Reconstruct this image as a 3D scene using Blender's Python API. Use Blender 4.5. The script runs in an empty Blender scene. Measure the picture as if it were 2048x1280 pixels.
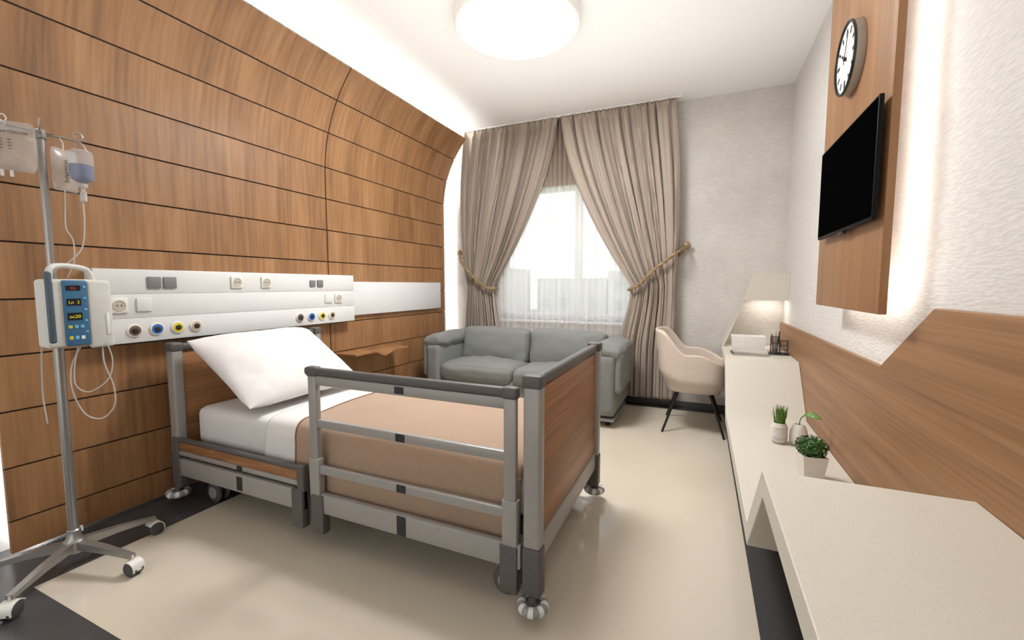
import bpy, bmesh, math, random
from mathutils import Vector, Matrix, noise
random.seed(4)
S=bpy.context.scene
COL=S.collection
S.view_settings.view_transform='Standard'
S.view_settings.exposure=.30
H=2.937; CAMH=1.2; XL=-2.86; XR=.68; YB=4.5; YN=-1.3

# ------------------------------------------------------------------ materials
def lin(c):
    r=[]
    for v in c:
        v/=255.; r.append(v/12.92 if v<=.04045 else ((v+.055)/1.055)**2.4)
    return (r[0],r[1],r[2],1)
def base_mat(name):
    m=bpy.data.materials.new(name); m.use_nodes=True
    nt=m.node_tree; return m,nt,nt.nodes["Principled BSDF"]
def mat(name,rgb,rough=.5,metal=0,noise_amt=.04,nscale=30,bump=0,bscale=200,alpha=1,sheen=0,spec=None):
    m,nt,b=base_mat(name); c=lin(rgb)
    b.inputs["Roughness"].default_value=rough; b.inputs["Metallic"].default_value=metal
    tc=nt.nodes.new("ShaderNodeTexCoord"); n=nt.nodes.new("ShaderNodeTexNoise")
    n.inputs["Scale"].default_value=nscale; n.inputs["Detail"].default_value=4
    nt.links.new(tc.outputs["Object"],n.inputs["Vector"])
    r=nt.nodes.new("ShaderNodeValToRGB")
    r.color_ramp.elements[0].position=.3; r.color_ramp.elements[1].position=.7
    r.color_ramp.elements[0].color=tuple(max(0,v*(1-noise_amt)) for v in c[:3])+(1,)
    r.color_ramp.elements[1].color=tuple(min(1,v*(1+noise_amt)) for v in c[:3])+(1,)
    nt.links.new(n.outputs["Fac"],r.inputs[0]); nt.links.new(r.outputs[0],b.inputs["Base Color"])
    if bump:
        n2=nt.nodes.new("ShaderNodeTexNoise"); n2.inputs["Scale"].default_value=bscale; n2.inputs["Detail"].default_value=3
        nt.links.new(tc.outputs["Object"],n2.inputs["Vector"])
        bp=nt.nodes.new("ShaderNodeBump"); bp.inputs["Strength"].default_value=bump; bp.inputs["Distance"].default_value=.004
        nt.links.new(n2.outputs["Fac"],bp.inputs["Height"]); nt.links.new(bp.outputs[0],b.inputs["Normal"])
    if sheen: b.inputs["Sheen Weight"].default_value=sheen
    if alpha<1: b.inputs["Alpha"].default_value=alpha
    if spec is not None: b.inputs["Specular IOR Level"].default_value=spec
    return m
def emis(name,rgb,s):
    m,nt,b=base_mat(name); nt.nodes.remove(b); e=nt.nodes.new("ShaderNodeEmission")
    e.inputs[0].default_value=lin(rgb); e.inputs[1].default_value=s
    nt.links.new(e.outputs[0],nt.nodes["Material Output"].inputs[0]); return m
def wood(name,scale,cols,rough=.45,plank=False,fine=1.0,dist=.35):
    m,nt,b=base_mat(name); N=nt.nodes.new; Lk=nt.links.new
    tc=N("ShaderNodeTexCoord"); mp=N("ShaderNodeMapping"); mp.inputs["Scale"].default_value=scale
    Lk(tc.outputs["Object"],mp.inputs["Vector"]); vec=mp.outputs[0]
    if plank:
        at=N("ShaderNodeAttribute"); at.attribute_name="plank"
        cx=N("ShaderNodeCombineXYZ"); mm=N("ShaderNodeMath"); mm.operation='MULTIPLY'; mm.inputs[1].default_value=1.6
        Lk(at.outputs["Fac"],mm.inputs[0])
        for i in range(3): Lk(mm.outputs[0],cx.inputs[i])
        va=N("ShaderNodeVectorMath"); va.operation='ADD'; Lk(vec,va.inputs[0]); Lk(cx.outputs[0],va.inputs[1]); vec=va.outputs[0]
    n1=N("ShaderNodeTexNoise"); n1.inputs["Scale"].default_value=1.0; n1.inputs["Detail"].default_value=4; n1.inputs["Distortion"].default_value=dist
    Lk(vec,n1.inputs["Vector"])
    m2=N("ShaderNodeMapping"); m2.inputs["Scale"].default_value=tuple(7*fine if s==max(scale) else 2.5 for s in scale)
    Lk(vec,m2.inputs["Vector"])
    n2=N("ShaderNodeTexNoise"); n2.inputs["Scale"].default_value=1.0; n2.inputs["Detail"].default_value=6
    Lk(m2.outputs[0],n2.inputs["Vector"])
    mx=N("ShaderNodeMix"); mx.data_type='FLOAT'; mx.inputs[0].default_value=.45
    Lk(n1.outputs["Fac"],mx.inputs[2]); Lk(n2.outputs["Fac"],mx.inputs[3])
    r=N("ShaderNodeValToRGB"); e=r.color_ramp.elements
    e[0].position=.29; e[0].color=lin(cols[0]); e[1].position=.71; e[1].color=lin(cols[2])
    k=e.new(.5); k.color=lin(cols[1])
    Lk(mx.outputs[0],r.inputs[0]); Lk(r.outputs[0],b.inputs["Base Color"])
    b.inputs["Roughness"].default_value=rough
    bp=N("ShaderNodeBump"); bp.inputs["Strength"].default_value=.10; bp.inputs["Distance"].default_value=.002
    Lk(n2.outputs["Fac"],bp.inputs["Height"]); Lk(bp.outputs[0],b.inputs["Normal"])
    return m
def wallpaper(name,rgb,scale,strength,dist=.006,dk=.92,cloud=0):
    m,nt,b=base_mat(name); N=nt.nodes.new; Lk=nt.links.new
    b.inputs["Roughness"].default_value=.75
    tc=N("ShaderNodeTexCoord"); mp=N("ShaderNodeMapping"); mp.inputs["Scale"].default_value=scale
    Lk(tc.outputs["Object"],mp.inputs["Vector"])
    n=N("ShaderNodeTexNoise"); n.inputs["Scale"].default_value=1; n.inputs["Detail"].default_value=1; n.inputs["Distortion"].default_value=.2
    Lk(mp.outputs[0],n.inputs["Vector"])
    r=N("ShaderNodeValToRGB"); r.color_ramp.elements[0].position=.3; r.color_ramp.elements[1].position=.7
    c=lin(rgb); r.color_ramp.elements[0].color=(c[0]*dk,c[1]*dk,c[2]*dk,1); r.color_ramp.elements[1].color=c
    Lk(n.outputs["Fac"],r.inputs[0])
    if cloud:
        n3=N("ShaderNodeTexNoise"); n3.inputs["Scale"].default_value=3.5; n3.inputs["Detail"].default_value=5; Lk(tc.outputs["Object"],n3.inputs["Vector"])
        mr=N("ShaderNodeMapRange"); mr.inputs[1].default_value=.35; mr.inputs[2].default_value=.65; mr.inputs[3].default_value=1-cloud; mr.inputs[4].default_value=1; Lk(n3.outputs["Fac"],mr.inputs[0])
        vm=N("ShaderNodeVectorMath"); vm.operation='SCALE'; Lk(r.outputs[0],vm.inputs[0]); Lk(mr.outputs[0],vm.inputs[3]); Lk(vm.outputs[0],b.inputs["Base Color"])
    else: Lk(r.outputs[0],b.inputs["Base Color"])
    bp=N("ShaderNodeBump"); bp.inputs["Strength"].default_value=strength; bp.inputs["Distance"].default_value=dist
    Lk(n.outputs["Fac"],bp.inputs["Height"]); Lk(bp.outputs[0],b.inputs["Normal"])
    return m
def sheer_mat(name,rgb,tr,dv=.16):
    m,nt,b=base_mat(name); N=nt.nodes.new; Lk=nt.links.new; nt.nodes.remove(b)
    t=N("ShaderNodeBsdfTransparent"); d=N("ShaderNodeBsdfDiffuse"); d.inputs[0].default_value=lin(rgb)
    tl=N("ShaderNodeBsdfTranslucent"); tl.inputs[0].default_value=lin(rgb)
    a=N("ShaderNodeMixShader"); a.inputs[0].default_value=.5; Lk(d.outputs[0],a.inputs[1]); Lk(tl.outputs[0],a.inputs[2])
    tc=N("ShaderNodeTexCoord"); mp=N("ShaderNodeMapping"); mp.inputs["Scale"].default_value=(38,1,.35); Lk(tc.outputs["Object"],mp.inputs["Vector"])
    n=N("ShaderNodeTexNoise"); n.inputs["Scale"].default_value=1; n.inputs["Detail"].default_value=2; Lk(mp.outputs[0],n.inputs["Vector"])
    mr=N("ShaderNodeMapRange"); mr.inputs[1].default_value=.3; mr.inputs[2].default_value=.7; mr.inputs[3].default_value=tr-dv; mr.inputs[4].default_value=tr+dv; Lk(n.outputs["Fac"],mr.inputs[0])
    c=N("ShaderNodeMixShader"); Lk(mr.outputs[0],c.inputs[0]); Lk(a.outputs[0],c.inputs[1]); Lk(t.outputs[0],c.inputs[2])
    Lk(c.outputs[0],nt.nodes["Material Output"].inputs[0]); return m

M_woodwall=wood("wood_cladding",(2,7,.9),((112,78,48),(148,107,69),(172,130,90)),.5,plank=True)
M_woodpanel=wood("wood_vertical",(4,16,.5),((124,86,54),(152,109,72),(170,128,89)),.45)
M_woodh=wood("wood_horizontal",(4,.5,14),((108,75,48),(143,103,67),(167,126,88)),.45)
M_woodbed=wood("wood_bed_board",(4,.6,16),((108,70,42),(150,104,66),(178,130,88)),.45)
M_woodshelf=wood("wood_shelf",(2,10,2),((124,84,52),(152,109,71),(172,129,90)),.45)
M_groove=mat("groove_shadow_backing",(48,33,23),.7)
M_white=mat("white_paint",(238,236,232),.6)
M_ceil=mat("ceiling_paint",(242,242,240),.8,noise_amt=.01)
M_wallfar=wallpaper("woven_wallpaper",(212,207,201),(24,24,85),.4,.004,.91,cloud=.09)
M_wallright=wallpaper("plaster_weave",(220,217,213),(55,24,120),.5,.004,.88)
M_wallleft=mat("smooth_wall",(234,232,229),.8)
M_floor=mat("epoxy_floor_beige",(211,201,183),.13,noise_amt=.03,nscale=1.5,bump=.03,bscale=5,spec=.9)
M_floordark=mat("epoxy_floor_dark",(68,68,69),.25,noise_amt=.25,nscale=300)
M_desk=mat("solid_surface_cream",(208,202,190),.5,noise_amt=.05,nscale=260)
M_unit=mat("white_enamel",(224,224,223),.4,noise_amt=.01)
M_metal=mat("grey_powder_metal",(158,155,151),.4,metal=.1,noise_amt=.02)
M_metald=mat("dark_grey_plastic",(88,85,83),.5,noise_amt=.05,nscale=80)
M_chrome=mat("brushed_steel",(160,158,155),.32,metal=.75,noise_amt=.03)
M_black=mat("black_plastic",(18,18,19),.35)
M_blackmatte=mat("black_label",(40,40,42),.6,noise_amt=.6,nscale=120)
M_sheet=mat("white_cotton",(228,226,224),.85,bump=.15,bscale=350,noise_amt=.01,sheen=.05)
M_blanket=mat("camel_blanket",(170,144,122),.9,bump=.35,bscale=420,noise_amt=.05,nscale=90,sheen=.25)
M_hem=mat("blanket_hem",(130,94,68),.8)
M_sofa=mat("grey_upholstery",(122,124,121),.85,bump=.35,bscale=500,noise_amt=.10,nscale=200,sheen=.1)
M_curt=mat("taupe_curtain",(168,154,141),.85,bump=.3,bscale=300,noise_amt=.08,nscale=160,sheen=.1)
M_sheer=sheer_mat("sheer_voile",(244,241,238),.33,.17)
M_sheershade=sheer_mat("shaded_voile",(176,158,144),.12,.05)  # taupe stands in for voile darkened by the unlit wall behind
M_gold=mat("gold_rope",(150,126,92),.5,metal=.3,noise_amt=.35,nscale=220)
M_chair=mat("beige_leather",(206,191,178),.5,noise_amt=.03)
M_tv=mat("tv_screen",(5,5,6),.5,spec=0)
M_tvc=mat("tv_casing",(10,10,11),.5,spec=.15)
M_leaf=mat("plant_leaf",(50,92,32),.5,noise_amt=.4,nscale=60)
M_grass=mat("plant_grass",(92,128,46),.5,noise_amt=.4,nscale=60)
M_soil=mat("soil",(60,44,32),.9,noise_amt=.4)
M_ceramic=mat("white_ceramic",(222,216,208),.35)
M_clear=mat("clear_plastic",(220,226,230),.08,alpha=.28,noise_amt=.01)
M_bag=mat("infusion_bag_plastic",(206,204,200),.15,alpha=.36,noise_amt=.25,nscale=14)
M_blue=mat("blue_liquid",(60,84,140),.2,alpha=.9)
M_tube=mat("clear_tube",(206,204,200),.25,alpha=.7)
M_pump=mat("pump_shell",(208,207,202),.4)
M_pumpblue=mat("pump_keypad_blue",(54,104,140),.4)
M_pumpdark=mat("pump_slate_trim",(74,90,102),.4)
M_screen=mat("pump_screen",(20,28,36),.2)
M_yel=emis("yellow_segment_digits",(236,214,60),.7)
M_red=emis("red_indicator",(230,70,60),.6)
M_ink=mat("black_ink",(30,30,34),.6)
M_greenink=mat("dark_green_ink",(24,56,52),.6)
M_swgrey=mat("grey_switch",(122,121,122),.5)
M_bump=mat("bumper_grey",(150,146,142),.5)
M_clockcase=mat("clock_case_grey",(176,170,160),.4)
M_sock=mat("socket_white",(230,228,220),.4)
M_sockin=mat("socket_recess",(190,184,168),.5)
M_key=mat("yellow_key",(206,190,70),.4); M_keyb=mat("light_blue_key",(110,180,210),.4)
M_gb=mat("gas_blue",(40,110,190),.4); M_gy=mat("gas_yellow",(226,206,40),.4); M_gbr=mat("gas_brown",(110,92,84),.4); M_gk=mat("gas_black",(40,36,34),.4); M_gbe=mat("gas_beige",(196,180,150),.4)
M_lamp=emis("lamp_diffuser_glow",(254,254,254),42)
M_led=emis("led_strip_glow",(254,253,251),60)
M_ledv=emis("led_strip_vertical",(255,253,251),44)
M_ledw=emis("led_strip_warm",(255,252,247),24)
M_ledh=emis("hood_light_glow",(255,246,234),7)
M_frame=mat("window_frame_white",(236,236,236),.4)
M_rubber=mat("grey_rubber",(70,70,72),.6)
M_paper=mat("paper",(224,220,210),.8); M_cover=mat("book_cover_grey",(110,108,102),.6); M_cover2=mat("book_cover_pale",(190,186,176),.6)
M_lawn=mat("lawn_green",(150,174,124),.9,noise_amt=.3,nscale=.3); M_bld=mat("facade_hazed",(226,220,214),.8); M_win=mat("facade_glass",(184,190,194),.3)  # facade whitened so its colour carries the distant haze
M_tree=mat("tree_foliage",(144,170,122),.9,noise_amt=.4,nscale=1)
m,nt,b=base_mat("window_glass"); nt.nodes.remove(b)
t=nt.nodes.new("ShaderNodeBsdfTransparent"); g=nt.nodes.new("ShaderNodeBsdfGlossy"); g.inputs[1].default_value=.03
mx=nt.nodes.new("ShaderNodeMixShader"); mx.inputs[0].default_value=.05
nt.links.new(t.outputs[0],mx.inputs[1]); nt.links.new(g.outputs[0],mx.inputs[2]); nt.links.new(mx.outputs[0],nt.nodes["Material Output"].inputs[0]); M_glass=m

# ------------------------------------------------------------------ geometry
BASE={}
def frame(o,X,Y,Z):
    X,Y,Z=Vector(X).normalized(),Vector(Y).normalized(),Vector(Z).normalized()
    return Matrix(((X.x,Y.x,Z.x,o[0]),(X.y,Y.y,Z.y,o[1]),(X.z,Y.z,Z.z,o[2]),(0,0,0,1)))
def catmull(pts,n=6,closed=False):
    P=[Vector(p) for p in pts]; out=[]; L=len(P); rng=L if closed else L-1
    for i in range(rng):
        if closed: a,b,c,d=P[(i-1)%L],P[i],P[(i+1)%L],P[(i+2)%L]
        else: a,b,c,d=P[max(i-1,0)],P[i],P[i+1],P[min(i+2,L-1)]
        for k in range(n):
            t=k/n; out.append(.5*((2*b)+(c-a)*t+(2*a-5*b+4*c-d)*t*t+(3*b-a-3*c+d)*t**3))
    if not closed: out.append(P[-1])
    return out
class G:
    def __init__(s): s.v=[]; s.f=[]; s.mi=[]; s.pl=[]
    def raw(s,vs,fs,mi=0,pl=0.):
        o=len(s.v); s.v+= [Vector(v) for v in vs]
        for f in fs: s.f.append([i+o for i in f]); s.mi.append(mi); s.pl.append(pl)
        return s
    def _bm(s,bm,mi,mtx=None,pl=0.):
        bm.verts.index_update()
        s.raw([(mtx@v.co if mtx else v.co.copy()) for v in bm.verts],[[v.index for v in f.verts] for f in bm.faces],mi,pl); bm.free(); return s
    def box(s,x0,x1,y0,y1,z0,z1,bev=0,seg=2,mi=0,mtx=None,pl=0.):
        bm=bmesh.new(); bmesh.ops.create_cube(bm,size=1)
        for v in bm.verts: v.co=Vector(((x0+x1)/2+v.co.x*(x1-x0),(y0+y1)/2+v.co.y*(y1-y0),(z0+z1)/2+v.co.z*(z1-z0)))
        if bev: bmesh.ops.bevel(bm,geom=bm.edges[:],offset=bev,segments=seg,profile=.5,affect='EDGES')
        return s._bm(bm,mi,mtx,pl)
    def prism(s,pts,axis,a,b,bev=0,mi=0,mtx=None,pl=0.):
        def mk(p,q):
            return {'x':(q,p[0],p[1]),'y':(p[0],q,p[1]),'z':(p[0],p[1],q)}[axis]
        bm=bmesh.new(); A=[bm.verts.new(mk(p,a)) for p in pts]; B=[bm.verts.new(mk(p,b)) for p in pts]; n=len(pts)
        bm.faces.new(A); bm.faces.new(B[::-1])
        for i in range(n): bm.faces.new((A[i],B[i],B[(i+1)%n],A[(i+1)%n]))
        bmesh.ops.recalc_face_normals(bm,faces=bm.faces[:])
        if bev: bmesh.ops.bevel(bm,geom=bm.edges[:],offset=bev,segments=2,profile=.5,affect='EDGES')
        return s._bm(bm,mi,mtx,pl)
    def tube(s,pts,r,seg=10,mi=0,closed=False,caps=True):
        P=[Vector(p) for p in pts]; n=len(P); rr=r if isinstance(r,(list,tuple)) else [r]*n
        T=[]
        for i in range(n):
            if closed: d=P[(i+1)%n]-P[i-1]
            else: d=P[min(i+1,n-1)]-P[max(i-1,0)]
            T.append(d.normalized() if d.length>1e-9 else Vector((0,0,1)))
        u=T[0].orthogonal().normalized(); vs=[]
        for i in range(n):
            if i: 
                u=u-T[i]*u.dot(T[i])
                u=u.normalized() if u.length>1e-6 else T[i].orthogonal().normalized()
            w=T[i].cross(u)
            for k in range(seg):
                a=2*math.pi*k/seg; vs.append(P[i]+rr[i]*(math.cos(a)*u+math.sin(a)*w))
        fs=[]
        for i in range(n if closed else n-1):
            j=(i+1)%n
            for k in range(seg):
                l=(k+1)%seg; fs.append([i*seg+k,i*seg+l,j*seg+l,j*seg+k])
        if caps and not closed: fs.append(list(range(seg))[::-1]); fs.append([(n-1)*seg+k for k in range(seg)])
        return s.raw(vs,fs,mi)
    def cyl(s,p0,p1,r0,r1=None,seg=24,mi=0):
        return s.tube([p0,p1],[r0,r0 if r1 is None else r1],seg,mi)
    def lathe(s,prof,mtx=None,seg=32,mi=0,sq=0):
        vs=[];n=len(prof)
        for (r,z) in prof:
            for k in range(seg):
                a=2*math.pi*k/seg; q=r
                if sq: q=r/((abs(math.cos(a))**sq+abs(math.sin(a))**sq)**(1/sq))
                p=Vector((q*math.cos(a),q*math.sin(a),z)); vs.append(mtx@p if mtx else p)
        fs=[]
        for i in range(n-1):
            for k in range(seg):
                l=(k+1)%seg; fs.append([i*seg+k,i*seg+l,(i+1)*seg+l,(i+1)*seg+k])
        return s.raw(vs,fs,mi)
    def grid(s,fn,nu,nv,mi=0,cu=False):
        vs=[fn(i/nu,j/nv) for j in range(nv+1) for i in range(nu if cu else nu+1)]
        w=nu if cu else nu+1; fs=[]
        for j in range(nv):
            for i in range(nu):
                k=(i+1)%w; fs.append([j*w+i,j*w+k,(j+1)*w+k,(j+1)*w+i])
        return s.raw(vs,fs,mi)
    def puff(s,c,d,r=.05,bulge=(0,0,0),n=14,mtx=None,mi=0,wr=0,seed=0):
        bm=bmesh.new(); bmesh.ops.create_cube(bm,size=2)
        bmesh.ops.subdivide_edges(bm,edges=bm.edges[:],cuts=n,use_grid_fill=True)
        hd=Vector(d)/2
        for v in bm.verts:
            p=v.co.copy()
            q=Vector([math.copysign(1-(1-abs(t))**1.6,t) for t in p])
            w=Vector([q[i]*hd[i] for i in range(3)])
            k=Vector([max(-hd[i]+r,min(hd[i]-r,w[i])) for i in range(3)])
            dd=w-k
            if dd.length>1e-9: w=k+dd.normalized()*r
            for i in range(3):
                j,l=(i+1)%3,(i+2)%3
                w[i]+=q[i]*bulge[i]*(1-q[j]**2)*(1-q[l]**2)
            w+=Vector(c)
            if wr: w+=wr*noise.noise_vector(w*9+Vector((seed,0,0)))+wr*.5*noise.noise_vector(w*22+Vector((0,seed,0)))
            v.co=w
        return s._bm(bm,mi,mtx)
    def obj(s,name,mats,parent=None,smooth=True,base=None,label=None,cat=None,kind=None,group=None,ang=35,weld=False,solid=0,sub=0,planks=False):
        if not isinstance(mats,(list,tuple)): mats=[mats]
        if parent is not None: b=BASE[parent.name]
        elif base is not None: b=Vector(base)
        else:
            xs=[v.x for v in s.v]; ys=[v.y for v in s.v]; zs=[v.z for v in s.v]
            b=Vector(((min(xs)+max(xs))/2,(min(ys)+max(ys))/2,min(zs)))
        me=bpy.data.meshes.new(name); me.from_pydata([v-b for v in s.v],[],s.f)
        for m in mats: me.materials.append(m)
        me.polygons.foreach_set("material_index",s.mi)
        if planks:
            at=me.attributes.new("plank",'FLOAT','FACE'); at.data.foreach_set("value",s.pl)
        me.update()
        bm=bmesh.new(); bm.from_mesh(me)
        if weld: bmesh.ops.remove_doubles(bm,verts=bm.verts[:],dist=1e-5)
        if not solid: bmesh.ops.recalc_face_normals(bm,faces=bm.faces[:])
        bm.to_mesh(me); bm.free()
        if smooth:
            me.polygons.foreach_set("use_smooth",[True]*len(me.polygons)); me.set_sharp_from_angle(angle=math.radians(ang))
        o=bpy.data.objects.new(name,me); COL.objects.link(o)
        if parent is not None: o.parent=parent
        else: o.location=b
        BASE[o.name]=b
        if solid:
            md=o.modifiers.new("solid",'SOLIDIFY'); md.thickness=solid; md.offset=0
        if sub:
            md=o.modifiers.new("sub",'SUBSURF'); md.levels=sub; md.render_levels=sub
        if label: o["label"]=label
        if cat: o["category"]=cat
        if kind: o["kind"]=kind
        if group: o["group"]=group
        return o
def thing(name,base,label,cat,group=None):
    o=bpy.data.objects.new(name,None); COL.objects.link(o); o.location=base; o.empty_display_size=.05
    BASE[o.name]=Vector(base); o["label"]=label; o["category"]=cat
    if group: o["group"]=group
    return o
def text(name,body,size,mtx,m,parent,align='CENTER'):
    cu=bpy.data.curves.new(name,'FONT'); cu.body=body; cu.size=size; cu.align_x=align; cu.extrude=.0003
    t=bpy.data.objects.new("tmp",cu); COL.objects.link(t); bpy.context.view_layer.update()
    me=bpy.data.meshes.new_from_object(t.evaluated_get(bpy.context.evaluated_depsgraph_get()))
    bpy.data.objects.remove(t); bpy.data.curves.remove(cu)
    b=BASE[parent.name]
    for v in me.vertices: v.co=(mtx@v.co)-b
    me.materials.clear(); me.materials.append(m)
    o=bpy.data.objects.new(name,me); COL.objects.link(o); o.parent=parent; BASE[o.name]=b; return o
def struct(o,name=None): o["kind"]="structure"; return o

# ------------------------------------------------------------------ camera
pitch=math.atan(69/860.); yaw=math.atan(379/(860/math.cos(pitch)))
cd=bpy.data.cameras.new("camera"); cam=bpy.data.objects.new("camera",cd); COL.objects.link(cam)
cam.location=(0,0,CAMH); cam.rotation_euler=(math.pi/2-pitch,0,yaw); cd.sensor_width=36; cd.lens=860/2048*36; cd.clip_start=.02
S.camera=cam

# ------------------------------------------------------------------ room shell
g=G()
fx=[XL,-2.40,.222,XR]; fy=[YN,.72,4.38,YB]
for i in range(3):
    for j in range(3):
        mi=0 if (i==1 and j==1) else 1
        g.raw([(fx[i],fy[j],0),(fx[i+1],fy[j],0),(fx[i+1],fy[j+1],0),(fx[i],fy[j+1],0)],[[0,1,2,3]],mi)
struct(g.obj("floor",[M_floor,M_floordark],smooth=False,weld=True,base=(0,0,0)))
struct(G().box(XL-.1,XR+.1,YN,YB+.2,H,H+.1).obj("ceiling",M_ceil,smooth=False))
struct(G().box(XL-.1,XL,YN,YB,-.0,H).obj("wall_left",M_wallleft,smooth=False))
struct(G().box(XR,XR+.1,YN,YB,0,H).obj("wall_right",M_wallright,smooth=False))
struct(G().box(XL-.1,XR+.1,YN-.1,YN,0,H).obj("wall_near",M_wallleft,smooth=False))
WX0,WX1,WZ0,WZ1=-2.12,-.62,.82,2.29
g=G()
g.box(XL-.1,WX0,YB,YB+.2,0,H); g.box(WX1,XR+.1,YB,YB+.2,0,H); g.box(WX0,WX1,YB,YB+.2,0,WZ0); g.box(WX0,WX1,YB,YB+.2,WZ1,H)
struct(g.obj("wall_far",M_wallfar,smooth=False))
struct(G().box(XL,XR,YB-.015,YB,0,.06,.003).obj("baseboard_far",M_floordark,smooth=False))
g=G(); y0,y1=YB+.07,YB+.13
g.box(WX0,WX0+.06,y0,y1,WZ0,WZ1,.006); g.box(WX1-.06,WX1,y0,y1,WZ0,WZ1,.006); g.box(WX0,WX1,y0,y1,WZ1-.07,WZ1,.006); g.box(WX0,WX1,y0,y1,WZ0,WZ0+.07,.006)
g.box(-1.265,-1.19,y0-.01,y1,WZ0,WZ1,.006)
w=struct(g.obj("window_1",M_frame)); 
gl=G().box(WX0+.05,WX1-.05,YB+.098,YB+.102,WZ0+.05,WZ1-.05).obj("window_pane",M_glass,parent=w,smooth=False)
struct(G().box(WX0-.05,WX1+.05,YB-.03,YB+.09,WZ0-.03,WZ0,.006).obj("trim_1",M_frame))

# ------------------------------------------------------------------ wood wall panel (curved)
XP=-2.75; ZS=2.06; RR=1.1
def prof(s,off=0.):
    if s<=ZS: return (XP-off,s)
    a=(s-ZS)/RR
    return (XP+RR*(1-math.cos(a))-off*math.cos(a), ZS+RR*math.sin(a)+off*math.sin(a)*1.0)
SMAX=2.90
seams=[.012,.16,.40,.65,.895,1.14,1.39,1.64,1.885,2.13,2.39,2.64,SMAX]
P0=thing("wood_wall_panel",(-2.78,2.53,0),"warm brown wooden wall cladding with grooves, curving towards the ceiling behind the bed","wall panel")
g=G()
for (ya,yb) in ((.77,2.584),(2.594,4.30)):
    for a,b2 in zip(seams[:-1],seams[1:]):
        n=2 if b2<ZS else 7
        ss=[a+.004+(b2-a-.008)*k/n for k in range(n+1)]
        poly=[prof(s_) for s_ in ss]+[prof(s_,.018) for s_ in ss[::-1]]
        g.prism(poly,'y',ya,yb,pl=random.random())
n=24; ss=[.012+(SMAX-.014)*k/n for k in range(n+1)]
g.prism([prof(s_,.010) for s_ in ss]+[prof(s_,.035) for s_ in ss[::-1]],'y',.775,4.295,mi=1)
g.obj("cladding",[M_woodwall,M_groove],P0,ang=20,planks=True)
G().box(-2.66,-2.61,.85,4.25,2.80,2.81).obj("led_strip",M_led,P0,smooth=False)
G().box(-2.835,-2.82,4.18,4.20,.05,2.75).obj("led_strip",M_ledv,P0,smooth=False)
G().box(-2.835,-2.82,.87,.89,.05,2.75).obj("led_strip",M_ledv,P0,smooth=False)

# ------------------------------------------------------------------ service panel above bed
XU=-2.668
U=thing("medical_service_panel",(-2.71,1.94,.90),"long white enamel medical supply panel with sockets and gas outlets","medical panel")
g=G()
ya,yb=1.085,2.775
g.box(XP+.001,XU-.003,ya,yb,.905,1.283,.002)
g.box(XU-.02,XU,ya,yb,1.158,1.281,.002); g.box(XU-.02,XU,ya,yb,1.034,1.155,.002); g.box(XU-.02,XU,ya,yb,.907,1.031,.002)
g.obj("housing",M_unit,U)
def sq_socket(y,z,s=.036):
    sk=G().box(XU-.001,XU+.012,y-s,y+s,z-s,z+s,.004).obj("power_socket",M_sock,U)
    Mx=frame((XU+.012,y,z),(0,1,0),(0,0,1),(1,0,0))
    G().lathe([(.026,.0),(.027,.003),(.023,.003),(.021,.0008),(.0,.0006)],Mx,28).obj("socket_recess",M_sockin,sk)
    for dy in (-.009,.009): G().cyl((XU+.0115,y+dy,z),(XU+.0135,y+dy,z),.0035,seg=10).obj("socket_hole",M_black,sk)
def plate(y,z,s,m_,nm): 
    return G().box(XU-.001,XU+.010,y-s,y+s,z-s,z+s,.003).obj(nm,m_,U)
plate(1.335,1.215,.031,M_swgrey,"rocker_switch"); plate(1.41,1.215,.031,M_swgrey,"rocker_switch")
plate(2.355,1.215,.024,M_swgrey,"rocker_switch"); plate(2.425,1.215,.026,M_swgrey,"rocker_switch")
plate(1.285,1.10,.034,M_unit,"blank_plate"); plate(2.50,1.10,.034,M_unit,"blank_plate")
sq_socket(1.78,1.22,.036); sq_socket(1.98,1.22,.036); sq_socket(1.175,1.10,.038); sq_socket(2.60,1.10,.036)
def gas(y,z,m_,mi_):
    Mx=frame((XU,y,z),(0,1,0),(0,0,1),(1,0,0))
    o=G().lathe([(.034,0),(.034,.006),(.031,.009),(.0,.009)],Mx,28).obj("gas_outlet",M_sock,U)
    G().lathe([(.026,.004),(.026,.011),(.0,.012)],Mx,28).obj("colour_ring",m_,o)
    G().lathe([(.0145,.004),(.0145,.015),(.010,.017),(.0,.017)],Mx,20).obj("connector",mi_,o)
for y,m_,k in ((1.235,M_gbr,M_gk),(1.335,M_gb,M_gk),(1.435,M_gy,M_gk),(1.53,M_gbe,M_gk),(2.235,M_gbr,M_gk),(2.335,M_gb,M_gk),(2.435,M_gy,M_gk),(2.53,M_gbe,M_gk)):
    gas(y,.968,m_,k)
G().box(XP+.001,XP+.03,2.79,4.17,.945,1.232,.003).obj("wall_board",M_unit,base=(XP,3.48,.945),label="plain white rectangular board mounted on the wood cladding",cat="wall board")
g=G()
zt=.640
g.prism([(2.64,zt),(2.90,zt),(3.00,zt-.050),(3.12,zt-.015),(3.33,zt-.015),(3.33,zt-.028),(3.12,zt-.028),(3.00,zt-.065),(2.895,zt-.014),(2.64,zt-.014)],'x',XP+.001,-2.54,.001)
g.obj("wall_shelf",M_woodshelf,base=(-2.64,3.0,.575),smooth=False,label="small thin folded wooden bedside shelf fixed to the wall cladding",cat="shelf")

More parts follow.
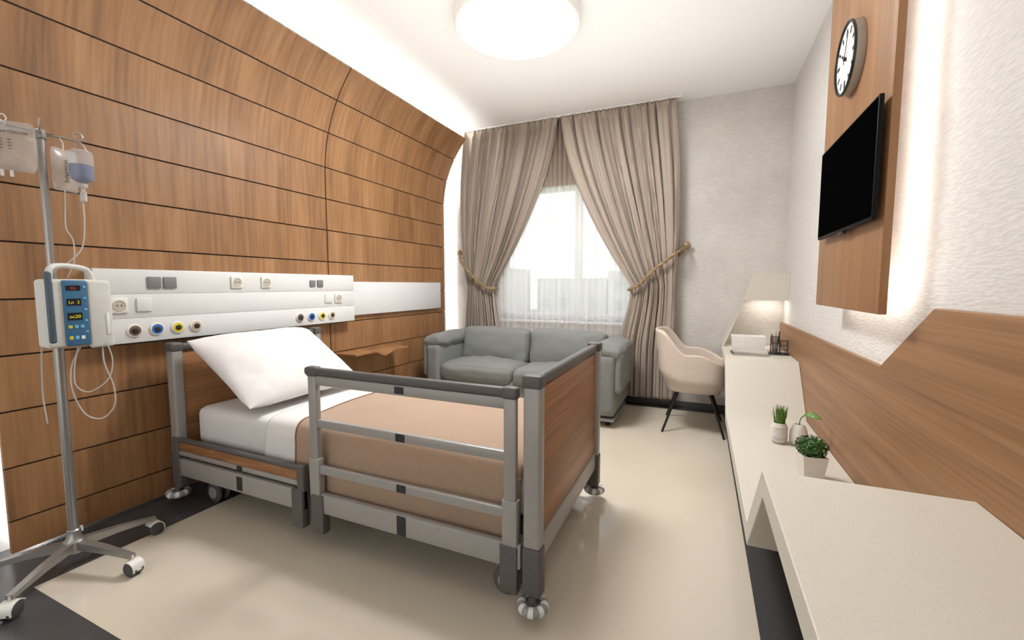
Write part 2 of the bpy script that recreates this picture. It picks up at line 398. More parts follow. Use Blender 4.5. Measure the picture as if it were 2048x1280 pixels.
# ------------------------------------------------------------------ ceiling lamp
LC=(-1.14,2.68)
Lm=thing("ceiling_lamp",(LC[0],LC[1],H),"round white ceiling lamp with glowing diffuser","ceiling lamp")
Mx=Matrix.Translation((LC[0],LC[1],0))
G().lathe([(.395,H-.0005),(.405,H-.01),(.405,H-.075),(.397,H-.087),(.383,H-.087),(.380,H-.075),(.380,H-.0005)],Mx,72).obj("rim",M_white,Lm)
G().lathe([(.379,H-.06),(.379,H-.082),(.34,H-.087),(.0,H-.089)],Mx,72).obj("diffuser",M_lamp,Lm)

# ------------------------------------------------------------------ right side: wainscot, TV panel, TV, clock
g=G().prism([(4.48,.0),(4.48,.875),(2.13,.88),(1.73,1.13),(YN,1.13),(YN,0)],'x',.656,XR-.001,.003)
g.obj("wood_wainscot",M_woodh,base=(.668,1.6,0),label="angular wooden wainscot along the white plaster wall",cat="wall panel",smooth=False)
P1=thing("wood_television_panel",(.57,2.3,1.10),"tall floating wooden panel with backlight behind the television","wall panel")
G().box(.56,.585,1.865,2.745,1.10,H-.001,.002).obj("board",M_woodpanel,P1)
G().box(.588,XR-.001,2.25,2.6,1.35,2.85).obj("mounting_frame",M_white,P1,smooth=False)
G().box(.588,.594,1.97,1.985,1.17,2.92).obj("led_strip",M_ledw,P1,smooth=False)
G().box(.588,.594,1.97,2.66,1.17,1.185).obj("led_strip",M_ledw,P1,smooth=False)
T=thing("television",(.535,2.25,1.425),"flat black wall-mounted television, switched off","television")
G().box(.526,.541,1.865,2.615,1.425,1.842,.003).obj("casing",M_tvc,T)
G().box(.5245,.5265,1.873,2.607,1.437,1.834).obj("screen",M_tv,T,smooth=False)
G().box(.527,.540,2.20,2.28,1.413,1.426,.003).obj("sensor",M_black,T)
G().box(.540,.5598,2.10,2.40,1.5,1.74,.003).obj("wall_bracket",M_metald,T)
C=thing("wall_clock",(.54,2.31,2.0),"round wall clock with white dial and black rim","clock")
Mc=frame((.5598,2.31,2.155),(0,-1,0),(0,0,1),(-1,0,0))@Matrix.Diagonal((.89,.89,.85,1))
G().lathe([(.0,0),(.160,0),(.162,.004),(.162,.034),(.158,.038)],Mc,64).obj("case",M_clockcase,C)
G().lathe([(.158,.034),(.163,.038),(.160,.046),(.153,.046),(.150,.036)],Mc,64).obj("bezel",M_black,C)
G().lathe([(.151,.036),(.0,.0362)],Mc,64).obj("dial",M_white,C)
for k in range(12):
    a=k*math.pi/6; R_=Mc@Matrix.Rotation(-a,4,'Z')
    G().box(-.006 if k%3 else -.008,.006 if k%3 else .008,.106 if k%3 else .100,.136,.0365,.038,mtx=R_).obj("hour_mark",M_black,C,smooth=False)
R_=Mc@Matrix.Rotation(-math.radians(302),4,'Z'); G().box(-.005,.005,-.02,.07,.040,.042,mtx=R_).obj("hour_hand",M_black,C,smooth=False)
R_=Mc@Matrix.Rotation(-math.radians(22),4,'Z'); G().box(-.0035,.0035,-.025,.115,.043,.045,mtx=R_).obj("minute_hand",M_black,C,smooth=False)
G().lathe([(.009,.038),(.009,.047),(.0,.048)],Mc,16).obj("hand_hub",M_black,C)

# ------------------------------------------------------------------ ribbon desk
D=thing("built_in_desk",(.42,2.0,0),"cream ribbon desk folding down to a low bench along the wall","desk")
xa,xb=.182,.655
top=[(4.495,.655),(3.60,.655),(3.27,.32),(1.76,.32),(1.43,.655),(-.55,.655)]
bot=[(-.55,.585),(1.397,.585),(1.727,.25),(3.303,.25),(3.633,.585),(4.495,.585)]
G().prism(top+bot,'x',xa,xb,.003).obj("worktop",M_desk,D,smooth=False)
g=G().prism([(.182,.6555),(.345,1.085),(.405,1.305),(.678,1.305),(.678,1.285),(.42,1.285),(.37,1.105),(.678,1.105),(.678,1.085),(.362,1.085),(.20,.6555)],'y',4.27,4.497)
g.obj("hood",M_desk,D,smooth=False)
G().prism([(.342,1.072),(.405,1.305),(.678,1.305),(.678,1.072)],'y',4.262,4.2705).obj("hood_front",M_desk,D,smooth=False)
G().box(.42,.64,4.30,4.44,1.080,1.084).obj("hood_light",M_ledh,D,smooth=False)
G().box(.3,.655,-.5,-.43,0,.585).obj("support_panel",M_desk,D,smooth=False)

for k,(cx,cy,rot,zz,hh,m_) in enumerate(((.36,3.86,4,.6565,.013,M_cover),(.37,3.87,-3,.6705,.012,M_cover2))):
    R_=Matrix.Translation((cx,cy,zz))@Matrix.Rotation(math.radians(rot),4,'Z')
    o=thing("magazine",(cx,cy,zz),["thin grey magazine lying on the desk","pale magazine on top of a grey one"][k],"magazine","magazines on the desk")
    G().box(-.12,.12,-.085,.085,0,.0025,mtx=R_).box(-.12,.12,-.085,.085,hh-.0025,hh,mtx=R_).box(-.12,-.1185,-.085,.085,0,hh,mtx=R_).obj("cover",m_,o,smooth=False)
    G().box(-.118,.118,-.083,.083,.0026,hh-.0026,mtx=R_).obj("pages",M_paper,o,smooth=False)
g=G(); cx,cy=.37,4.07; z0=.6565
def rr(hw,hd): return [(cx-hw,cy-hd),(cx+hw,cy-hd),(cx+hw,cy+hd),(cx-hw,cy+hd)]
A=[(x,y,z0) for x,y in rr(.112,.065)]+[(x,y,z0+.125) for x,y in rr(.125,.078)]+[(x,y,z0+.125) for x,y in rr(.119,.072)]+[(x,y,z0+.006) for x,y in rr(.107,.06)]
fs=[[3,2,1,0],[12,13,14,15]]
for a in (0,4,8):
    for i in range(4): fs.append([a+i,a+(i+1)%4,a+4+(i+1)%4,a+4+i])
g.raw(A,fs); g.obj("storage_tray",M_white,smooth=False,label="open white rectangular tray on the desk",cat="tray")
cx,cy=.58,3.95
o=thing("pen_holder",(cx,cy,.6565),"black wire pen holder on the desk","pen holder")
G().box(cx-.075,cx+.065,cy-.06,cy+.06,.6565,.664,.003).obj("base_tray",M_black,o)
for (ox,r,h) in ((-.03,.032,.13),(.033,.028,.10)):
    g=G()
    for zz in (.665,.69,.665+h*.6,.665+h):
        g.tube([(cx+ox+r*math.cos(a*math.pi/12),cy+r*math.sin(a*math.pi/12),zz+.001) for a in range(24)],.0018,6,closed=True)
    for a in range(16):
        x_,y_=cx+ox+r*math.cos(a*math.pi/8),cy+r*math.sin(a*math.pi/8); g.cyl((x_,y_,.665),(x_,y_,.665+h),.0013,seg=6)
    g.obj("wire_cup",M_black,o)
pc=[M_black,M_chrome,M_gbr,M_woodshelf,M_chrome]
for k in range(5):
    a=k*1.3; x_,y_=cx-.03+.012*math.cos(a),cy+.012*math.sin(a); x2,y2=cx-.03+.028*math.cos(a),cy+.028*math.sin(a)
    G().tube([(x_,y_,.667),(x2,y2,.835-.01*k),(x2+.001,y2,.84-.01*k)],[.004,.004,.0015],8).obj("pen",pc[k],label="slim pen standing in the wire holder",cat="pen",group="pens in the holder")

zb=.3205
o=thing("potted_grass",(.425,2.76,zb),"ribbed white vase with upright green grass","potted plant")
GX=.425
Mx=Matrix.Translation((GX,2.76,zb))
G().lathe([(.0,0),(.026,.0),(.034,.012),(.040,.04),(.040,.085),(.034,.108),(.032,.115),(.029,.115),(.029,.10),(.0,.098)],Mx,64).obj("vase",M_ceramic,o)
for k in range(9):
    G().tube([(GX+(.0385+.0015)*math.cos(a*math.pi/16),2.76+(.0385+.0015)*math.sin(a*math.pi/16),zb+.022+k*.009) for a in range(32)],.0024,6,closed=True).obj("vase_rib",M_ceramic,o)
g=G()
for k in range(90):
    a=random.uniform(0,6.28); r=random.uniform(0,.024); h=random.uniform(.07,.12); x_,y_=GX+r*math.cos(a),2.76+r*math.sin(a)
    g.tube([(x_,y_,zb+.095),(x_+.2*r*math.cos(a),y_+.2*r*math.sin(a),zb+.10+h*.5),(x_+.7*r*math.cos(a),y_+.7*r*math.sin(a),zb+.10+h)],[.0022,.002,.0005],5)
g.obj("grass_blades",M_grass,o)["kind"]="stuff"
VX,VY=.518,2.76
o=thing("potted_sprout",(VX,VY,zb),"round white vase with one curled green leaf","potted plant")
Mx=Matrix.Translation((VX,VY,zb))
G().lathe([(.0,0),(.030,.0),(.042,.015),(.045,.04),(.042,.075),(.032,.105),(.024,.118),(.021,.116),(.025,.10),(.0,.098)],Mx,40).obj("vase",M_ceramic,o)
st=catmull([(VX,VY,zb+.095),(VX+.005,VY-.005,zb+.15),(VX+.025,VY-.03,zb+.18),(VX+.045,VY-.05,zb+.178)],6)
G().tube(st,.0025,8).obj("stem",M_grass,o)
def leaf(u,v):
    a=(u-.5)*2; t=v; w=.026*math.sin(math.pi*min(1,t*.95+.03))
    return Vector((VX+.015+t*.07,VY-.025-t*.05+a*w*.7,zb+.175+.012*math.sin(t*3.1)+a*w*.5))
G().grid(leaf,6,10).obj("leaf",M_grass,o,solid=.001)
PX,PY=.485,2.30
o=thing("potted_boxwood",(PX,PY,zb),"small bushy green plant in a square white pot","potted plant")
Mx=Matrix.Translation((PX,PY,zb))@Matrix.Rotation(math.radians(10),4,'Z')
A=[];
for (hw,z) in ((.038,0),(.050,.112),(.045,.112),(.041,.095)):
    A+=[Mx@Vector((x,y,z)) for x,y in ((-hw,-hw),(hw,-hw),(hw,hw),(-hw,hw))]
fs=[[3,2,1,0],[12,13,14,15]]
for a in (0,4,8):
    for i in range(4): fs.append([a+i,a+(i+1)%4,a+4+(i+1)%4,a+4+i])
G().raw(A,fs).obj("pot",M_ceramic,o,smooth=False)
g=G()
for k in range(1200):
    d=Vector((random.gauss(0,1),random.gauss(0,1),random.gauss(0,1))).normalized(); r=random.uniform(.5,1)
    c=Vector((PX,PY,zb+.148))+Vector((d.x*.068*r,d.y*.068*r,d.z*.050*r)); 
    if c.z<zb+.105: c.z=zb+.105+random.random()*.02
    n_=(d+Vector((random.uniform(-.6,.6),random.uniform(-.6,.6),random.uniform(-.2,.8)))).normalized()
    u_=n_.orthogonal().normalized(); u_=Matrix.Rotation(random.uniform(0,6.28),3,n_)@u_; w_=n_.cross(u_); s_=random.uniform(.0055,.0095)
    g.raw([c-u_*s_,c+w_*s_*.6,c+u_*s_,c-w_*s_*.6],[[0,1,2,3]])
fo=g.obj("foliage",M_leaf,o,smooth=False); fo["kind"]="stuff"
g=G()
for k in range(14):
    a=k*.9; g.tube([(PX,PY,zb+.09),(PX+.04*math.cos(a),PY+.04*math.sin(a),zb+.14+.02*math.sin(k))],[.002,.001],5)
g.obj("twigs",M_soil,o)["kind"]="stuff"

# ------------------------------------------------------------------ hospital bed
B=thing("hospital_bed",(-1.55,1.84,0),"grey metal hospital bed with wooden end boards and side rails","hospital bed")
YNr,YFr=1.37,2.31
def endboard(xc,nm):
    G().box(xc-.011,xc+.011,1.40,2.28,.285,.835,.003).obj(nm,M_woodbed,B)
    for y in (YNr+.005,YFr-.005):
        p=G().box(xc-.032,xc+.032,y-.026,y+.026,.27,.865,.010,3).obj("corner_post",M_metal,B)
        G().box(xc-.036,xc+.036,y-.030,y+.030,.845,.893,.010,3).obj("post_cap",M_metald,p)
        G().box(xc-.035,xc+.035,y-.029,y+.029,.095,.272,.008,3).obj("post_foot",M_metald,p)
    G().box(xc-.020,xc+.020,1.395,2.29,.845,.885,.012,3).obj("push_bar",M_metald,B)
    G().box(xc-.018,xc+.018,1.40,2.28,.195,.285,.006,2).obj("end_beam",M_metal,B)
endboard(-.52,"footboard"); endboard(-2.60,"headboard")
def sticker(x,z,hx,hz,y): G().box(x-hx,x+hx,y-.0015,y+.004,z-hz,z+hz).obj("warning_label",M_blackmatte,B,smooth=False)
for side,yr in (("n",YNr-.01),("f",YFr+.01)):
    G().box(-2.56,-1.63,yr-.014,yr+.014,.17,.265,.006).obj("side_beam",M_metal,B)
    G().box(-1.555,-.56,yr-.014,yr+.014,.185,.275,.006).obj("side_beam",M_metal,B)
    for xx in (-1.665,-1.54,-.605):
        G().box(xx-.035,xx+.035,yr-.022,yr+.022,.09,.27,.006,2).obj("rail_mount",M_metald,B)
    r=G().box(-2.60,-1.63,yr-.014,yr+.014,.355,.378,.008,3).obj("side_rail",M_metald,B,label="lowered side rail with wood inlay")
    G().box(-2.57,-1.66,yr-.008,yr+.008,.308,.354,.003).obj("wood_inlay",M_woodbed,r)
    G().box(-2.57,-1.66,yr-.010,yr+.010,.282,.307,.004).obj("rail_bar",M_metal,r)
    for xx in (-2.59,-1.645):
        G().box(xx-.022,xx+.022,yr-.018,yr+.018,.262,.383,.008,3).obj("rail_end",M_metald,r)
yr=YNr-.01
r=G().box(-1.595,-.575,yr-.017,yr+.017,.808,.842,.010,3).obj("side_rail",M_metald,B,label="raised side rail with dark grip")
G().box(-1.54,-.61,yr-.011,yr+.011,.765,.807,.004).obj("rail_bar",M_metal,r)
G().box(-1.54,-.61,yr-.011,yr+.011,.575,.612,.004).obj("rail_bar",M_metal,r)
G().box(-1.54,-.61,yr-.011,yr+.011,.365,.402,.004).obj("rail_bar",M_metal,r)
for xx in (-1.553,-.602):
    p=G().box(xx-.024,xx+.024,yr-.014,yr+.014,.43,.82,.006,2).obj("rail_post",M_metal,r)
    G().box(xx-.030,xx+.030,yr-.018,yr+.018,.25,.435,.006,2).obj("rail_sleeve",M_metal,p)
    G().box(xx-.030,xx+.030,yr-.020,yr+.020,.802,.846,.010,3).obj("rail_cap",M_metald,p)
for z_,hz in ((.787,.014),(.594,.016),(.384,.016),(.23,.04)): sticker(-1.08,z_,.022,hz,yr-.0113 if hz<.03 else yr-.0145)
sticker(-2.07,.296,.02,.010,yr-.0105); sticker(-2.07,.218,.02,.035,yr-.0145)
yr=YFr+.01
r=G().box(-1.595,-.575,yr-.014,yr+.014,.352,.378,.008,3).obj("side_rail",M_metald,B,label="lowered side rail")
G().box(-1.54,-.61,yr-.011,yr+.011,.29,.35,.004).obj("rail_bar",M_metal,r)
G().box(-2.56,-.56,1.42,2.27,.27,.315,.008).obj("mattress_deck",M_metald,B)
for x_ in (-2.2,-.95): G().box(x_-.03,x_+.03,1.5,2.2,.12,.27,.006).obj("cross_member",M_metald,B)
for y_ in (1.57,2.12): G().box(-2.44,-.66,y_-.03,y_+.03,.10,.16,.006).obj("chassis_beam",M_metald,B)
def caster(x,y):
    w=G()
    for s_ in (-.022,.022):
        Mx=frame((x,y+s_,.055),(1,0,0),(0,0,1),(0,-1,0)); w.lathe([(.0,-.009),(.044,-.009),(.054,-.006),(.055,0),(.054,.006),(.044,.009),(.0,.009)],Mx,32)
    w.cyl((x,y-.022,.055),(x,y+.022,.055),.01)
    c=w.obj("caster_wheel",M_metald,B)
    for s_ in (-.034,.034):
        Mx=frame((x,y+s_,.055),(1,0,0),(0,0,1),(0,-1,0)); G().lathe([(.0,-.002),(.030,-.002),(.032,0),(.030,.002),(.0,.002)],Mx,24).obj("hub_cap",M_metal,c)
    G().box(x-.03,x+.03,y-.012,y+.012,.06,.13,.01).obj("caster_fork",M_metald,c)
for x,y in ((-.66,1.47),(-.66,2.21),(-2.44,1.47),(-2.44,2.21)): caster(x,y)
for x,y in ((-.515,1.358),(-.515,2.322),(-2.61,1.358),(-2.61,2.322)):
    g=G()
    for k in range(16):
        a0=k*math.pi/8; pts=[(x+.040*math.cos(a0+t*math.pi/8/4),y+.040*math.sin(a0+t*math.pi/8/4),.062) for t in range(5)]
        g.tube(pts,.018,12,mi=k%2)
    b_=g.obj("bumper_roller",[M_unit,M_bump],B)
    G().lathe([(.0,.048),(.038,.048),(.038,.075),(.0,.075)],Matrix.Translation((x,y,0)),24).cyl((x,y,.05),(x,y,.098),.016).obj("bumper_axle",M_metald,b_)

g=G().puff((-1.56,1.845,.425),(1.97,.83,.215),.045,(0,0,.004),16)
g.obj("mattress",M_sheet,weld=True,base=(-1.56,1.845,.317),label="white mattress with fitted sheet on the hospital bed",cat="mattress",ang=60)
def drape(x0,x1,off,zlow_n,zlow_f,wr,seed,endfoot=False):
    ya,yb,zt=1.43-off,2.26+off,.533+off; r=.055
    path=[(ya-.004,zlow_n),(ya-.006,zlow_n+.12),(ya,zt-r)]
    for k in range(1,6):
        a=k/6*math.pi/2; path.append((ya+r-r*math.cos(a),zt-r+r*math.sin(a)))
    for k in range(0,15):
        t=k/14; path.append((ya+r+(yb-ya-2*r)*t, zt+.012*math.sin(math.pi*t)))
    for k in range(1,6):
        a=k/6*math.pi/2; path.append((yb-r+r*math.sin(a),zt-r+r*math.cos(a)))
    path+=[(yb,zt-r),(yb,zlow_f)]
    pv=[Vector((0,p[0],p[1])) for p in path]
    L=[0]
    for a,b_ in zip(pv,pv[1:]): L.append(L[-1]+(b_-a).length)
    def at(t):
        d=t*L[-1]
        for i in range(len(L)-1):
            if d<=L[i+1]+1e-9:
                k=(d-L[i])/max(1e-9,L[i+1]-L[i]); return pv[i].lerp(pv[i+1],k)
        return pv[-1].copy()
    def fn(u,v):
        p=at(v); x=x0+(x1-x0)*u; q=Vector((x,p.y,p.z))
        n1=noise.noise(Vector((x*3+seed,p.y*3,p.z*4))); n2=noise.noise(Vector((x*9,p.y*5+seed,p.z*5)))
        side=1 if p.z<zt-r else 0
        q.z+= (0 if side else wr*(n1*.8+n2*.3)+wr*.8)
        if side:
            s_=-1 if p.y<1.8 else 1
            q.y+=s_*max(0,.010*(n1+.6))
            q.z+=.006*n1
        if endfoot and u>.93:
            k=(u-.93)/.07
            if not side: q.z-=(1-math.sqrt(max(0,1-k*k)))*.05
        return q
    return fn
g=G().grid(drape(-1.96,-1.70,.006,.26,.3,.006,3),20,90)
g.obj("folded_top_sheet",M_sheet,base=(-1.82,1.84,.53),solid=.006,label="white top sheet folded back across the mattress",cat="bed sheet",ang=80)
Bl=thing("blanket",(-1.15,1.84,.53),"camel brown blanket spread over the lower mattress","blanket")
fnh=drape(-1.735,-.585,.018,.215,.25,.008,8,True)
G().grid(fnh,70,110).obj("cloth",M_blanket,Bl,solid=.010,ang=80)
G().tube([fnh(0.001,k/110)+Vector((0,0,.001)) for k in range(111)],.008,8).obj("hem",M_hem,Bl)
# pillow
bx=Vector((-2.045,0,.55)); tp=Vector((-2.525,0,.865)); bdir=(tp-bx).normalized(); nrm=Vector((-bdir.z,0,bdir.x)); nrm=nrm if nrm.z>0 else -nrm
cen=(bx+tp)/2+Vector((0,1.755,0))+nrm*.05
def pil(sg):
    def f(u,v):
        a,b_=(u*2-1),(v*2-1)
        a=math.copysign(1-(1-abs(a))**1.4,a); b_=math.copysign(1-(1-abs(b_))**1.4,b_)
        w,h=.385,.295
        px=a*w*(1-.06*(1-abs(b_)**2)*abs(a)); py=b_*h*(1-.07*(1-abs(a)**2)*abs(b_))
        t=.118*((1-abs(a)**2.6)*(1-abs(b_)**2.6))**.6
        rc=max(0,abs(a)+abs(b_)-1.72)
        px*=1-.12*rc; py*=1-.12*rc
        p=cen+Vector((0,px,0))+bdir*py+nrm*sg*t
        e=(1-abs(a)**6)*(1-abs(b_)**6)
        q=(noise.noise(Vector((px*6,py*6,sg)))*.018+noise.noise(Vector((px*16,py*16,sg+3)))*.009*(abs(a)**2+abs(b_)**2))*e
        return p+nrm*q
    return f
g=G().grid(pil(1),56,48); g.grid(pil(-1),56,48)
g.obj("pillow",M_sheet,weld=True,label="plump white pillow leaning against the headboard",cat="pillow",ang=80)

# ------------------------------------------------------------------ sofa
So=thing("sofa",(-1.56,3.88,0),"grey two-seat fabric sofa in front of the curtained window","sofa")
G().puff((-1.56,3.90,.21),(1.56,.66,.20),.03,n=10,wr=.003).obj("seat_base",M_sofa,So,weld=True,ang=70)
for k,x in enumerate((-1.955,-1.175)):
    G().puff((x,3.83,.365),(.775,.60,.15),.055,(0,.012,.035),wr=.010,seed=k,n=22).obj("seat_cushion",M_sofa,So,weld=True,ang=70)
    Mr=Matrix.Translation((x,4.02,.42))@Matrix.Rotation(math.radians(-12),4,'X')
    G().puff((0,.0,.155),(.765,.17,.37),.06,(0,.04,.014),mtx=Mr,wr=.011,seed=k+5,n=22).obj("back_cushion",M_sofa,So,weld=True,ang=70)
G().puff((-1.56,4.17,.39),(1.80,.10,.56),.03,n=10,wr=.003).obj("backrest",M_sofa,So,weld=True,ang=70)
for s_ in (-1,1):
    xa_=-1.56+s_*.855
    G().puff((xa_,3.87,.36),(.15,.68,.52),.04,(.008,.005,0),wr=.004).obj("armrest",M_sofa,So,weld=True,ang=70)
    Mr=Matrix.Translation((xa_+s_*.01,3.87,.645))@Matrix.Rotation(math.radians(14*s_),4,'Y')
    G().puff((0,0,0),(.235,.66,.13),.06,(0,0,.016),mtx=Mr,wr=.011,seed=s_+9,n=20).obj("arm_pad",M_sofa,So,weld=True,ang=70)
    Mr=Matrix.Translation((xa_+s_*.095,3.87,.47))
    G().puff((0,0,0),(.06,.64,.34),.027,(0.01,0,0),mtx=Mr,wr=.007,seed=s_+2).obj("arm_side_flap",M_sofa,So,weld=True,ang=70)
    G().box(xa_-.06,xa_+.07,3.56,4.19,.055,.085,.008).obj("skid_leg",M_chrome,So)
    for yy in (3.66,4.1): G().cyl((xa_,yy,.0),(xa_,yy,.06),.02).obj("foot",M_black,So)

# ------------------------------------------------------------------ curtains
YC=4.375
def lerp(a,b,t): return a+(b-a)*t
def smooth(t): t=max(0,min(1,t)); return t*t*(3-2*t)
def curtain(side):
    zt,ztie,zh=2.925,1.20,.10
    if side>0: oi,oo,ti,to,hi,ho=-1.37,-.275,-.63,-.235,-.74,-.235
    else: oi,oo,ti,to,hi,ho=-1.43,-2.50,-2.14,-2.47,-2.07,-2.50
    def fn(u,v):
        z=lerp(zt,zh,v)
        if z>ztie:
            t=(zt-z)/(zt-ztie); inner=lerp(oi,ti,t**1.55); outer=lerp(oo,to,t**3)+( .05*math.sin(math.pi*t)*side)
        else:
            t=(ztie-z)/(ztie-zh); inner=lerp(ti,hi,smooth(t*1.6)); outer=lerp(to,ho,smooth(t*1.6))
        uu=u+.020*math.sin(u*23+1.3)+.012*math.sin(u*51+side)
        x=lerp(inner,outer,u)
        near=math.exp(-((z-ztie)/.22)**2)
        vary=.65+.55*noise.noise(Vector((u*6.5,side*3,z*.5)))
        A=(.036-.014*near)*(.6+vary*.6)
        ph=2*math.pi*13*uu+.7*math.sin(z*1.3+u*5)
        y=YC+A*math.sin(ph)+.011*math.sin(2.3*ph+z*2)+.005*math.sin(4.1*ph+z*3)+.014*noise.noise(Vector((u*8,z*1.5,side)))-.03*near*math.sin(math.pi*u)
        x+=.012*math.cos(ph)*(1-near*.5)
        if v<.03: y=lerp(YC+.015*math.sin(ph*3),y,v/.03)
        return Vector((x,y,z))
    return fn
def rope(pts):
    P=catmull(pts,10); n=len(P); g=G()
    for ph in (0,2.09,4.19):
        q=[]
        for i,p in enumerate(P):
            a=i*.75+ph; d=(P[min(i+1,n-1)]-P[max(i-1,0)]).normalized(); u=d.orthogonal().normalized(); w=d.cross(u)
            q.append(p+.008*(math.cos(a)*u+math.sin(a)*w))
        g.tube(q,.0085,8)
    return g
for side in (-1,1):
    c0=(-1.9,YC,.1) if side<0 else (-.8,YC,.1)
    Cu=thing("curtain",c0,"taupe floor-length curtain tied back with a gold rope beside the window","curtain","window curtains")
    G().grid(curtain(side),240,100).obj("drape",M_curt,Cu,solid=.003,ang=80)
    if side>0: pts=[(-.135,4.44,1.56),(-.22,4.29,1.50),(-.40,4.275,1.36),(-.56,4.28,1.20),(-.645,4.33,1.165),(-.64,4.43,1.17),(-.45,4.465,1.30),(-.16,4.46,1.53)]; hk=(-.14,1.58)
    else: pts=[(-2.62,4.44,1.56),(-2.52,4.30,1.46),(-2.36,4.28,1.30),(-2.20,4.28,1.18),(-2.12,4.33,1.165),(-2.13,4.43,1.18),(-2.3,4.465,1.30),(-2.6,4.46,1.53)]; hk=(-2.62,1.58)
    rope(pts).obj("tieback_rope",M_gold,Cu)
    Mx=frame((hk[0],YB-.0005,hk[1]),(1,0,0),(0,0,1),(0,-1,0))
    G().lathe([(.022,0),(.022,.008),(.008,.012),(.008,.05),(.030,.054),(.036,.062),(.030,.070),(.016,.076),(.0,.078)],Mx,28).obj("tieback_hook",M_gold,Cu)
Sh=thing("sheer_curtain",(-1.38,4.46,.1),"thin translucent white voile curtain in front of the window","sheer curtain")
def shf(z0,z1,dy,k):
    def f(u,v):
        x=lerp(-2.42,-.34,u); ph=u*2*math.pi*k+1.5*math.sin(u*17)
        return Vector((x+.008*math.cos(ph),4.463+dy+.014*math.sin(ph)*(.6+.4*math.sin(u*41)),lerp(z1,z0,v)))
    return f
G().grid(shf(.10,2.92,0,30),400,14).obj("voile",M_sheer,Sh,ang=80)
G().grid(shf(2.25,2.92,-.022,40),400,6).obj("shaded_voile_band",M_sheershade,Sh,ang=80)  # added strip; shade above the window is put into its taupe colour
G().box(-2.55,-.22,4.37,4.40,2.926,2.936).obj("curtain_track",M_white,base=(-1.4,4.385,2.926),smooth=False,label="slim white ceiling curtain track above the window",cat="curtain rail")

# ------------------------------------------------------------------ armchair
CX,CY=-.03,3.91
Ch=thing("desk_chair",(CX,CY,0),"beige upholstered bucket chair with thin black metal legs at the desk","chair")
def shell(u,v):
    th=math.radians(36+288*u); c,s_=math.cos(th),math.sin(th); back=max(0,-c)
    top=.57+.08*smooth((1-abs(u-.5)*2)*3)+.185*smooth((back-.22)/.6)
    z=lerp(.335,top,v)
    e=3.0; q=1/((abs(c)**e+abs(s_)**e)**(1/e))
    r=lerp(.195,.25,smooth(v*2.8))+.03*v*back*back*v
    return Vector((CX+r*q*c*1.03-.02*back*v,CY+r*q*s_*1.04,z))
G().grid(shell,64,20).obj("shell",M_chair,Ch,solid=.03,ang=80)
G().lathe([(.0,.325),(.15,.325),(.192,.335),(.200,.365),(.0,.368)],Matrix.Translation((CX,CY,0)),40,sq=3).obj("seat_pan",M_chair,Ch)
G().puff((CX+.03,CY,.425),(.44,.42,.12),.05,(0,0,.015),n=10).obj("seat_cushion",M_chair,Ch,weld=True,ang=80)
for sx,sy in ((-1,-1),(1,-1),(-1,1),(1,1)):
    G().tube([(CX+sx*.12,CY+sy*.13,.33),(CX+sx*.23,CY+sy*.25,.0)],[.012,.009],12).obj("leg",M_black,Ch)

# ------------------------------------------------------------------ IV stand
ix,iy=-2.40,.85
IV=thing("iv_stand",(ix,iy,0),"wheeled steel infusion stand with five legs beside the bed","iv stand")
G().cyl((ix,iy,.11),(ix,iy,1.05),.0165).cyl((ix,iy,1.05),(ix,iy,1.80),.0125).obj("pole",M_chrome,IV)
G().lathe([(.0,.075),(.03,.075),(.036,.085),(.036,.125),(.024,.14),(.022,.17),(.0175,.175)],Matrix.Translation((ix,iy,0)),28).obj("hub",M_chrome,IV)
for k in range(5):
    a=math.radians(-57+72*k); d=Vector((math.cos(a),math.sin(a),0)); e=Vector((ix,iy,0))+d*.28; pe=Vector((-d.y,d.x,0))
    g=G(); 
    A=[];
    for (rr_,zt_,hh,ww) in ((.02,.125,.035,.017),(.15,.112,.026,.014),(.285,.088,.016,.012)):
        p=Vector((ix,iy,0))+d*rr_
        A+=[p+pe*ww+Vector((0,0,zt_)),p-pe*ww+Vector((0,0,zt_)),p-pe*ww+Vector((0,0,zt_-hh)),p+pe*ww+Vector((0,0,zt_-hh))]
    fs=[[0,1,2,3],[11,10,9,8]]
    for q in (0,4):
        for i in range(4): fs.append([q+i,q+4+i,q+4+(i+1)%4,q+(i+1)%4])
    g.raw(A,fs).obj("leg",M_chrome,IV)
    g=G()
    for s_ in (-.014,.014):
        c_=e+pe*s_+d*.004; Mx=frame((c_.x,c_.y,.03),d,(0,0,1),pe); g.lathe([(0,-.008),(.024,-.008),(.03,-.004),(.03,.004),(.024,.008),(0,.008)],Mx,24)
    g.cyl(e-pe*.014+Vector((0,0,.03)),e+pe*.014+Vector((0,0,.03)),.006,seg=10)
    cw=g.obj("caster",M_rubber,IV)
    g=G()
    Mx=frame((e.x,e.y,.032),d,(0,0,1),pe)
    pts=[(.034*math.cos(t),.034*math.sin(t)) for t in [math.pi*j/10 for j in range(-1,9)]]
    g.prism([(p[0],p[1]) for p in pts]+[(p[0]*.9,p[1]*.9) for p in pts[::-1]],'z',-.024,.024,mtx=Mx)
    g.cyl((e.x,e.y,.06),(e.x,e.y,.085),.007,seg=12)
    g.obj("caster_hood",M_sock,cw)
cv=Vector((.94,-.34,0)).normalized(); rv=Vector((.34,.94,0)).normalized(); up=Vector((0,0,1))
def ivp(px,py,b=0.):
    pole=85+(py-262)*.076
    return Vector((ix,iy,0))+rv*((px-pole)*.00202)+cv*b+Vector((0,0,1.80-(py-262)*.00194))
g=G()
for a_ in (rv,-rv,cv):
    o_=Vector((ix,iy,1.79)); e_=o_+a_*.105
    g.tube(catmull([o_,o_+a_*.05+up*.004,e_+up*.0,e_+a_*.014+up*.016,e_+a_*.004+up*.034,e_-a_*.014+up*.024,e_-a_*.010+up*.008],6),.0032,8)
